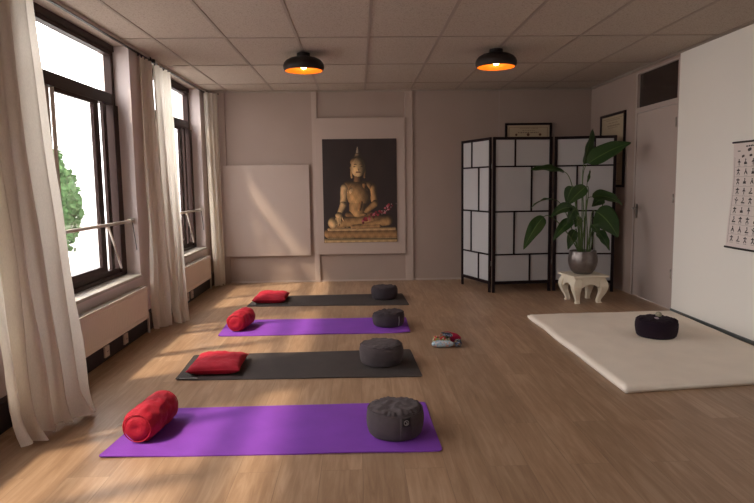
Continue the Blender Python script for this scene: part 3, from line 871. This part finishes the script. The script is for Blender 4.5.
# ------------------------------------------------------------------ small fabric eye pillows on the floor
def eye_pillow(c, w, l, h, rot, tilt, m, label, seed):
    bm = bmesh.new(); bmesh.ops.create_uvsphere(bm, u_segments=32, v_segments=20, radius=1)
    for v in bm.verts:
        x, y, z = v.co
        x = math.copysign(abs(x)**.55, x); y = math.copysign(abs(y)**.6, y)
        k = 1+.35*nz((x*2.4, y*2.4, z+seed)); v.co = (x*w/2, y*l/2, z*h/2*k)
    bmesh.ops.transform(bm, matrix=Matrix.Rotation(tilt, 4, 'Y'), verts=bm.verts)
    zm = min(v.co.z for v in bm.verts)
    for v in bm.verts: v.co.z -= zm
    o = link('eye_pillow', bm, m, smooth=True); o.location = c; o.rotation_euler = (0, 0, rot)
    tag(o, label, 'eye pillow', 'small eye pillows heaped on the floor')
eye_pillow((.660, 4.885, .001), .18, .078, .045, .02, .0, clothmats['floral'], 'pale blue floral eye pillow at the front of the small heap', 1)
eye_pillow((.660, 4.972, .001), .15, .078, .066, .05, .0, clothmats['green'], 'green and red patterned eye pillow behind the pale blue one', 2)
eye_pillow((.786, 4.905, .001), .058, .10, .05, -.1, .0, clothmats['dark'], 'dark patterned eye pillow at the right of the pale blue one', 3)
eye_pillow((.748, 5.062, .001), .175, .075, .066, -.45, .10, clothmats['crimson'], 'crimson eye pillow lying slanted at the back of the small heap', 4)
eye_pillow((.705, 4.975, .0625), .10, .07, .028, -.2, .12, clothmats['dark'], 'dark blue and brown patterned eye pillow on top of the small heap', 5)

# ------------------------------------------------------------------ white floor mattress
r = root('floor_mattress', (2.3, 4.8, 0), 'large thin cream mattress on the floor along the white wall', 'mattress')
bm = bmesh.new(); nx, ny = 60, 80; T = .042
A, Bq, Cq, D = Vector((1.630, 3.690)), Vector((3.02, 3.86)), Vector((3.06, 5.93)), Vector((1.62, 5.90))
def mp_(i, j, top):
    u, v = i/nx, j/ny
    p = A*(1-u)*(1-v)+Bq*u*(1-v)+Cq*u*v+D*(1-u)*v
    e = min(u*1.4, (1-u)*1.4, v*2.1, (1-v)*2.1)
    rd = max(0, 1-e/.028)
    out = .012*nz((p.x*2.5, p.y*2.5, 3))*(1 if e < .05 else 0)
    z = (T*(1-.0*rd)+.006*nz((p.x*2, p.y*2, 1))+.0025*nz((p.x*9, p.y*5, 2))) if top else .001
    if top: z -= T*.42*rd**2
    else:
        q = Vector((2.34, 4.85)); p = q+(p-q)*(1-.008)
    if e < .05: p = p+Vector((out, out*.6))
    return (p.x-2.3, p.y-4.8, z)
t = [[bm.verts.new(mp_(i, j, 1)) for i in range(nx+1)] for j in range(ny+1)]
b = [[bm.verts.new(mp_(i, j, 0)) for i in range(nx+1)] for j in range(ny+1)]
for j in range(ny):
    for i in range(nx):
        bm.faces.new((t[j][i], t[j][i+1], t[j+1][i+1], t[j+1][i])); bm.faces.new((b[j][i], b[j+1][i], b[j+1][i+1], b[j][i+1]))
for j in range(ny):
    bm.faces.new((t[j][0], t[j+1][0], b[j+1][0], b[j][0])); bm.faces.new((t[j][nx], b[j][nx], b[j+1][nx], t[j+1][nx]))
for i in range(nx):
    bm.faces.new((t[0][i], b[0][i], b[0][i+1], t[0][i+1])); bm.faces.new((t[ny][i], t[ny][i+1], b[ny][i+1], b[ny][i]))
link('cotton_cover', bm, M['cream'], r, smooth=True)
bm = bmesh.new()
tube(bm, [(A.x+.01-2.3, A.y+.01-4.8, .022), (Bq.x-2.3, Bq.y-4.8+.005, .022)], .006, 6)
tube(bm, [(A.x+.01-2.3, A.y+.01-4.8, .022), (D.x-2.3+.01, D.y-4.8, .022)], .006, 6)
link('edge_piping', bm, M['cream'], r, smooth=True)

# ------------------------------------------------------------------ folding screen
scr = root('folding_screen', (1.57, 7.31, 0), 'black framed folding screen with white paper panels in the corner', 'folding screen')
patterns = [[.35, .62, .33, .62], [.36, .67, .35, .65], [.67, .36, .66, .36]]
zr = [1.82, 1.495, .965, .455, .125]            # rail centre heights
for (p0, p1, pat) in ((( 1.352, 8.00), (1.580, 7.325), patterns[0]), ((1.600, 7.310), (2.318, 7.372), patterns[1]), ((2.345, 7.372), (3.030, 7.235), patterns[2])):
    a = Vector((*p0, 0)); b = Vector((*p1, 0)); w = (b-a).length; ang = math.atan2(b.y-a.y, b.x-a.x)
    pn = bpy.data.objects.new('screen_panel', None); C.objects.link(pn); pn.parent = scr
    pn.location = a-Vector((1.59, 7.31, 0)); pn.rotation_euler = (0, 0, ang)
    bm = bmesh.new(); t = .022; s = .034
    for x0 in (0, w-s): box(bm, x0, x0+s, -t/2, t/2, 0, 1.838, bev=.002)
    for z in (1.821, .120): box(bm, s, w-s, -t/2, t/2, z-.016, z+.016)
    link('panel_frame', bm, M['lacquer'], pn)
    bm = bmesh.new(); q = .018
    for z in zr[1:4]: box(bm, s, w-s, -.009, .009, z-q/2, z+q/2)
    for k in range(4):
        x = s+(w-2*s)*pat[k]; box(bm, x-q/2, x+q/2, -.009, .009, zr[k+1]+q/2, zr[k]-q/2)
    link('lattice', bm, M['lacquer'], pn)
    link('paper', B(s, w-s, .0035, .0055, .136, 1.806), M['paper_screen'], pn)
    bm = bmesh.new()
    link('lower_rail', B(s, w-s, -.006, .006, .098, .112), M['lacquer'], pn)
for z in (.35, 1.5):
    for (x, y) in ((1.590, 7.318), (2.3315, 7.372)):
        link('hinge', tube(bmesh.new(), [(x-1.59, y-7.31+.012, z-.03), (x-1.59, y-7.31+.012, z+.03)], .006), M['chrome'], scr, smooth=True)

# ------------------------------------------------------------------ stool with curved legs
st = root('plant_stool', (2.452, 6.70, 0), 'low cream stool with curled legs under the potted plant', 'stool', rotz=.12)
SW, SH = .20, .305
link('stool_top', B(-SW, SW, -SW, SW, SH-.022, SH, bev=.005), M['stool'], st)
# curved apron + leg outlines cut from thick board, one on each side
def side_outline():
    pts = []
    # right half outline of a side, x from centre outwards (mirrored afterwards)
    inner = [(0, .205), (.045, .205), (.070, .198), (.082, .185), (.088, .195), (.100, .192), (.112, .170), (.118, .140), (.116, .110), (.104, .078), (.092, .050), (.082, .022), (.084, .0)]
    outer = [(.125, .0), (.130, .018), (.128, .03), (.150, .070), (.172, .110), (.187, .150), (.190, .190), (.182, .225), (.172, .250), (.170, SH-.022)]
    return inner, outer
apr_i, leg_o = side_outline()
for k in range(4):
    R4 = Matrix.Rotation(k*PI/2, 4, 'Z')
    # apron between legs
    bm = bmesh.new()
    xs = [-.105+.21*i/20 for i in range(21)]
    lo = [.200-.018*max(0, math.cos(x/.105*PI*1.0))*0-.022*(abs(x)/.105)**3+.010*math.cos(x/.105*PI) for x in xs]
    f0 = []; 
    for yy in (-.180, -.162):
        f0.append([[bm.verts.new((x, yy, l)) for x, l in zip(xs, lo)], [bm.verts.new((x, yy, SH-.022)) for x in xs]])
    for i in range(20):
        bm.faces.new((f0[0][0][i], f0[0][0][i+1], f0[0][1][i+1], f0[0][1][i])); bm.faces.new((f0[1][0][i], f0[1][1][i], f0[1][1][i+1], f0[1][0][i+1]))
        bm.faces.new((f0[0][0][i], f0[1][0][i], f0[1][0][i+1], f0[0][0][i+1])); bm.faces.new((f0[0][1][i], f0[0][1][i+1], f0[1][1][i+1], f0[1][1][i]))
    bmesh.ops.transform(bm, matrix=R4, verts=bm.verts)
    link('apron', bm, M['stool'], st)
    # cabriole leg: swept square section bulging at the knee, curling in at the foot, all along the diagonal
    bm = bmesh.new()
    path = [(.140, SH-.022, .042), (.146, .255, .046), (.156, .225, .050), (.162, .190, .050), (.163, .155, .044), (.158, .120, .037), (.148, .088, .031), (.138, .058, .026), (.131, .034, .023), (.129, .018, .024), (.134, .006, .027), (.136, .0, .027)]
    prev = None
    for (c, z, hw) in path:
        ring = []
        # L-like section: square with its outer corner on the diagonal
        for (sx, sy) in ((1, 1), (-1, 1), (-1, -1), (1, -1)):
            ring.append(bm.verts.new((c-.010+sx*hw*.92, c-.010+sy*hw*.92, z)))
        if prev:
            for i in range(4): bm.faces.new((prev[i], prev[(i+1) % 4], ring[(i+1) % 4], ring[i]))
        else: bm.faces.new(ring)
        prev = ring
    bm.faces.new(prev)
    bmesh.ops.bevel(bm, geom=[e for e in bm.edges if abs(e.verts[0].co.z-e.verts[1].co.z) > .004], offset=.004, segments=2, affect='EDGES')
    # scroll on each outer face
    bmesh.ops.transform(bm, matrix=R4, verts=bm.verts)
    link('leg', bm, M['stool'], st, smooth=False)
    bm = bmesh.new()
    for sg in (1, -1):
        pts = [(sg*(.118-.012*math.cos(q)*(1-q/7)), -.176, .182+.013*math.sin(q)*(1-q/7)) for q in [i*.5 for i in range(12)]]
        tube(bm, pts, .007, 8)
    bmesh.ops.transform(bm, matrix=R4, verts=bm.verts)
    pieces('scroll', bm, M['stool'], st, smooth=True)

# ------------------------------------------------------------------ potted plant
PB = Vector((2.452, 6.72, SH+.0005))
pl = root('potted_plant', PB, 'tall leafy green plant in a dark metallic pot on the cream stool', 'plant')
prof = [(0, 0), (.088, 0), (.100, .006), (.130, .045), (.150, .095), (.157, .140), (.155, .180), (.146, .220), (.140, .243), (.142, .250), (.136, .252), (.131, .244), (.135, .218), (.13, .20), (0, .2)]
link('pot', lathe(bmesh.new(), prof, 64), M['pot'], pl, smooth=True)
bm = bmesh.new(); lathe(bm, [(0, .225), (.05, .222), (.10, .218), (.134, .212)], 40, fn=lambda a, r_, z: (r_, z+.006*math.sin(a*7+r_*60)))
link('soil', bm, M['soil'], pl, smooth=True)

def bez(P0, P1, P2, P3, n):
    o = []
    for i in range(n+1):
        t = i/n; o.append(P0*(1-t)**3+P1*3*t*(1-t)**2+P2*3*t*t*(1-t)+P3*t**3)
    return o
def leaf(base, tip, width, arch, face, fold=.25, shape=.42, root_off=(0, 0), curl=0., wav=.006):
    base = Vector(base)-PB; tip = Vector(tip)-PB; face = Vector(face).normalized()
    ax = tip-base; L = ax.length
    # petiole
    g = Vector((root_off[0], root_off[1], .222)); up = Vector((0, 0, 1)); hgt = base.z-g.z
    d0 = (Vector((root_off[0], root_off[1], 0))*.5+(base-g)*.18+up*abs(hgt)*.35)
    stem = bez(g, g+d0, base-ax.normalized()*min(.12, L*.4)-up*.02+up*arch*.1, base, 18)
    bm = bmesh.new(); tube(bm, stem, [.0075-.004*i/18 for i in range(19)], 8)
    ar = Vector((0, 0, 1))*arch
    mid1 = base+ax*.33+ar; mid2 = base+ax*.7+ar*.9
    spine = bez(base, mid1, mid2, tip, 22)
    bl = bmesh.new(); uvl = bl.loops.layers.uv.new('UVMap'); rows = []; K = 8
    for i, p in enumerate(spine):
        t = i/22; tan = (spine[min(i+1, 22)]-spine[max(i-1, 0)]).normalized()
        side = tan.cross(face).normalized(); nrm = side.cross(tan).normalized()
        w = width/2*(math.sin(PI*min(1, t**.72))**.75*(1-.25*t))*1.12 if 0 < t < 1 else .0015
        w = max(w, .0015); row = []
        for k in range(-K, K+1):
            s = k/K
            off = side*(s*w)+nrm*(abs(s)**1.3*w*fold+wav*math.sin(t*15+s*2)*abs(s)+curl*s*w*t)
            row.append((bl.verts.new(p+off), (s*.5+.5, t)))
        rows.append(row)
    for p, q in zip(rows, rows[1:]):
        for k in range(2*K):
            vs = (p[k], p[k+1], q[k+1], q[k]); f = bl.faces.new([v[0] for v in vs])
            for lp, v in zip(f.loops, vs): lp[uvl].uv = v[1]
    lf = link('leaf', bl, M['leaf'], pl, smooth=True)
    md = lf.modifiers.new('thickness', 'SOLIDIFY'); md.thickness = .0012; md.offset = 0
    link('leaf_stalk', bm, M['stem'], lf, smooth=True)
V = Vector
leaf((2.478, 6.70, 1.498), (2.905, 6.62, 1.712), .21, .035, (-.25, -.75, .55), .25, root_off=(.01, -.01))
leaf((2.488, 6.85, 1.500), (2.592, 6.88, 1.885), .15, .0, (.55, -.8, .1), .35, root_off=(.0, .03))
leaf((2.226, 6.72, 1.416), (1.832, 6.62, 1.438), .13, .03, (.15, -.55, .85), .22, root_off=(-.03, .0))
leaf((1.964, 6.55, .943), (1.715, 6.42, .610), .15, .05, (-.35, -.9, .25), .12, root_off=(-.05, -.02))
leaf((2.166, 6.88, 1.11), (1.935, 6.95, 1.02), .10, .05, (.05, -.08, 1), .3, root_off=(-.04, .03))
leaf((2.425, 6.60, 1.253), (2.215, 6.55, 1.065), .15, .02, (-.5, -.85, .2), .3, root_off=(-.02, -.03))
leaf((2.365, 6.85, 1.255), (2.300, 6.85, 1.070), .13, .02, (-.2, -1, .1), .3, root_off=(-.02, .03))
leaf((2.250, 6.48, 1.035), (1.995, 6.40, .950), .12, .05, (.1, -.75, .6), .25, root_off=(-.04, -.04))
leaf((2.280, 6.50, 1.03), (2.165, 6.40, .870), .12, .03, (.35, -.9, .2), .3, root_off=(-.02, -.05))
leaf((2.549, 6.75, 1.140), (2.850, 6.65, 1.050), .16, .06, (.1, -.7, .65), .22, root_off=(.04, .0))
leaf((2.742, 6.90, 1.125), (2.590, 6.85, 1.030), .12, .02, (.1, -.9, .3), .25, root_off=(.05, .03))
leaf((2.545, 6.62, .985), (2.745, 6.50, .715), .26, .06, (-.15, -.95, .3), .10, root_off=(.05, -.03))
leaf((2.560, 6.60, .780), (2.665, 6.52, .575), .12, .03, (.25, -.95, .2), .2, root_off=(.05, -.05))
leaf((2.462, 6.50, .860), (2.520, 6.45, .740), .10, .02, (.3, -.9, .2), .2, root_off=(.02, -.06))
leaf((2.300, 6.60, .900), (2.050, 6.50, .690), .12, .05, (-.3, -.8, .4), .25, root_off=(-.05, -.03))
leaf((2.370, 6.75, .780), (2.279, 6.70, .570), .11, .03, (-.2, -.95, .2), .3, root_off=(-.05, .0))
leaf((2.476, 6.90, .915), (2.423, 6.90, .800), .10, .01, (.0, -1, .1), .2, root_off=(.0, .05))
leaf((2.520, 6.82, 1.30), (2.560, 6.85, 1.44), .03, .0, (0, -1, 0), .8, root_off=(.02, .02))

# ------------------------------------------------------------------ ceiling lamps
def lamp(x, y, label):
    r = root('ceiling_lamp', (x, y, H-.005), label, 'ceiling lamp', 'dome ceiling lamps')
    link('ceiling_mount', lathe(bmesh.new(), [(0, 0), (.062, 0), (.062, -.030), (.05, -.034), (0, -.034)], 40), M['shade'], r)
    prof = [(0, -.030), (.05, -.032), (.090, -.037), (.130, -.048), (.162, -.066), (.182, -.088), (.191, -.114), (.190, -.136), (.184, -.152), (.177, -.161)]
    link('lamp_shade', lathe(bmesh.new(), prof+[(.174, -.160)], 64), M['shade'], r, smooth=True)
    inner = [(0, -.038), (.05, -.040), (.088, -.045), (.127, -.056), (.157, -.073), (.176, -.093), (.184, -.116), (.183, -.136), (.177, -.151), (.1735, -.1605)]
    o = link('shade_lining', lathe(bmesh.new(), inner, 64), M['gold'], r, smooth=True)
    link('bulb_holder', lathe(bmesh.new(), [(0, -.041), (.018, -.041), (.018, -.075), (0, -.075)], 24), M['dark'], r)
    bm = lathe(bmesh.new(), [(0, -.075), (.012, -.078), (.022, -.092), (.030, -.112), (.030, -.126), (.020, -.140), (0, -.146)], 28)
    link('bulb', bm, M['bulb'], r, smooth=True)
    L = bpy.data.lights.new('bulb_light', 'POINT'); L.energy = LAMP; L.color = (1, .60, .24); L.shadow_soft_size = .025
    lo = bpy.data.objects.new('bulb_light', L); C.objects.link(lo); lo.parent = r; lo.location = (0, 0, -.155)
LAMP = 1.6
lamp(-.493, 6.03, 'black dome ceiling lamp with orange lining, nearer the windows')
lamp(1.303, 5.92, 'black dome ceiling lamp with orange lining, nearer the folding screen')

# ------------------------------------------------------------------ outside
bm = B(-80, -2.27, -40, 90, -3.6, -3.5); o = struct('ground_outside', bm, M['pave'])
def tree(x, y, R, zc, label, seed):
    r = root('tree', (x, y, -3.5), label, 'tree', 'trees outside the windows')
    link('trunk', tube(bmesh.new(), [(0, 0, 0), (.1, .05, 1.5), (0, 0, zc+3.2)], [.22, .17, .1], 10), M['trunk'], r, smooth=True)
    rng = random.Random(seed); bm = bmesh.new()
    for k in range(2600):
        d = Vector((rng.gauss(0, 1), rng.gauss(0, 1), rng.gauss(0, 1))).normalized()
        q = R*(.72+.28*rng.random())*(1+.22*nz(d*2.2+Vector((seed, 0, 0)))); p = Vector((d.x*q, d.y*q, d.z*q*1.6+zc+3.5))
        if p.z < .5: continue
        s = rng.uniform(.12, .22); a = Vector((rng.uniform(-1, 1), rng.uniform(-1, 1), rng.uniform(-1, 1))).normalized(); b = a.orthogonal().normalized()
        bm.faces.new([bm.verts.new(p+v) for v in (a*s, b*s*.6, -a*s, -b*s*.6)])
    link('foliage', bm, M['crown'], r)
    bm = bmesh.new(); bmesh.ops.create_icosphere(bm, subdivisions=3, radius=R*.8)
    for v in bm.verts: v.co *= 1+.25*nz(v.co*.9+Vector((seed, 0, 0))); v.co.z = v.co.z*1.6+zc+3.5
    link('inner_foliage', bm, M['crown'], r, smooth=True)
tree(-16.0, 32.3, 1.8, .5, 'green tree seen through the large near window', 1)
tree(-25.5, 34.5, 2.6, .9, 'green tree hidden mostly by the near curtain', 2)
tree(-16.0, 18.0, 2.4, .2, 'green tree outside behind the near curtains', 3)

# ------------------------------------------------------------------ light
w = bpy.data.worlds.new('World'); sc.world = w; w.use_nodes = True
nt = w.node_tree; bg = nt.nodes['Background']
tc = nt.nodes.new('ShaderNodeTexCoord'); sx = nt.nodes.new('ShaderNodeSeparateXYZ'); nt.links.new(tc.outputs['Generated'], sx.inputs['Vector'])
cr = nt.nodes.new('ShaderNodeValToRGB')
cr.color_ramp.elements[0].position = 0.; cr.color_ramp.elements[0].color = (.80, .765, .75, 1)
cr.color_ramp.elements[1].position = .6; cr.color_ramp.elements[1].color = (1.35, 1.30, 1.27, 1)
nt.links.new(sx.outputs['Z'], cr.inputs['Fac']); nt.links.new(cr.outputs['Color'], bg.inputs['Color'])
bg.inputs['Strength'].default_value = 6.3
S = bpy.data.lights.new('sun', 'SUN'); S.energy = 5.8; S.color = (1, .84, .62); S.angle = math.radians(4.)
so = bpy.data.objects.new('sun', S); C.objects.link(so)
so.rotation_euler = Vector((.90, .45, -1.26)).to_track_quat('-Z', 'Y').to_euler(); so.location = (-8, 0, 8)
for n, (a, b) in enumerate(WIN):          # sampling portals in the window openings
    P = bpy.data.lights.new('window_portal', 'AREA'); P.shape = 'RECTANGLE'; P.size = b-a; P.size_y = 2.0; P.cycles.is_portal = True
    po = bpy.data.objects.new('window_portal', P); C.objects.link(po); po.location = (XW-.08, (a+b)/2, 1.54)
    po.rotation_euler = Vector((1, 0, 0)).to_track_quat('-Z', 'Z').to_euler()

# ------------------------------------------------------------------ camera
cam = bpy.data.cameras.new('camera'); co = bpy.data.objects.new('camera', cam); C.objects.link(co); sc.camera = co
f, pitch, yaw, roll, h = 622.9, .1084, .0287, -.0136, 1.3154
cam.sensor_width = 36; cam.lens = f/754*36; cam.clip_start = .05; cam.clip_end = 300
fw = Vector((math.sin(yaw)*math.cos(pitch), math.cos(yaw)*math.cos(pitch), -math.sin(pitch)))
rt = Vector((math.cos(yaw), -math.sin(yaw), 0)); up = rt.cross(fw)
c_, s_ = math.cos(roll), math.sin(roll)
rt2 = rt*c_+up*s_; up2 = -rt*s_+up*c_
mw = Matrix((rt2, up2, -fw)).transposed().to_4x4(); mw.translation = (0, 0, h); co.matrix_world = mw

sc.view_settings.view_transform = 'Standard'; sc.view_settings.look = 'None'; sc.view_settings.gamma = 1; sc.view_settings.exposure = 0.
sc.view_settings.use_curve_mapping = False
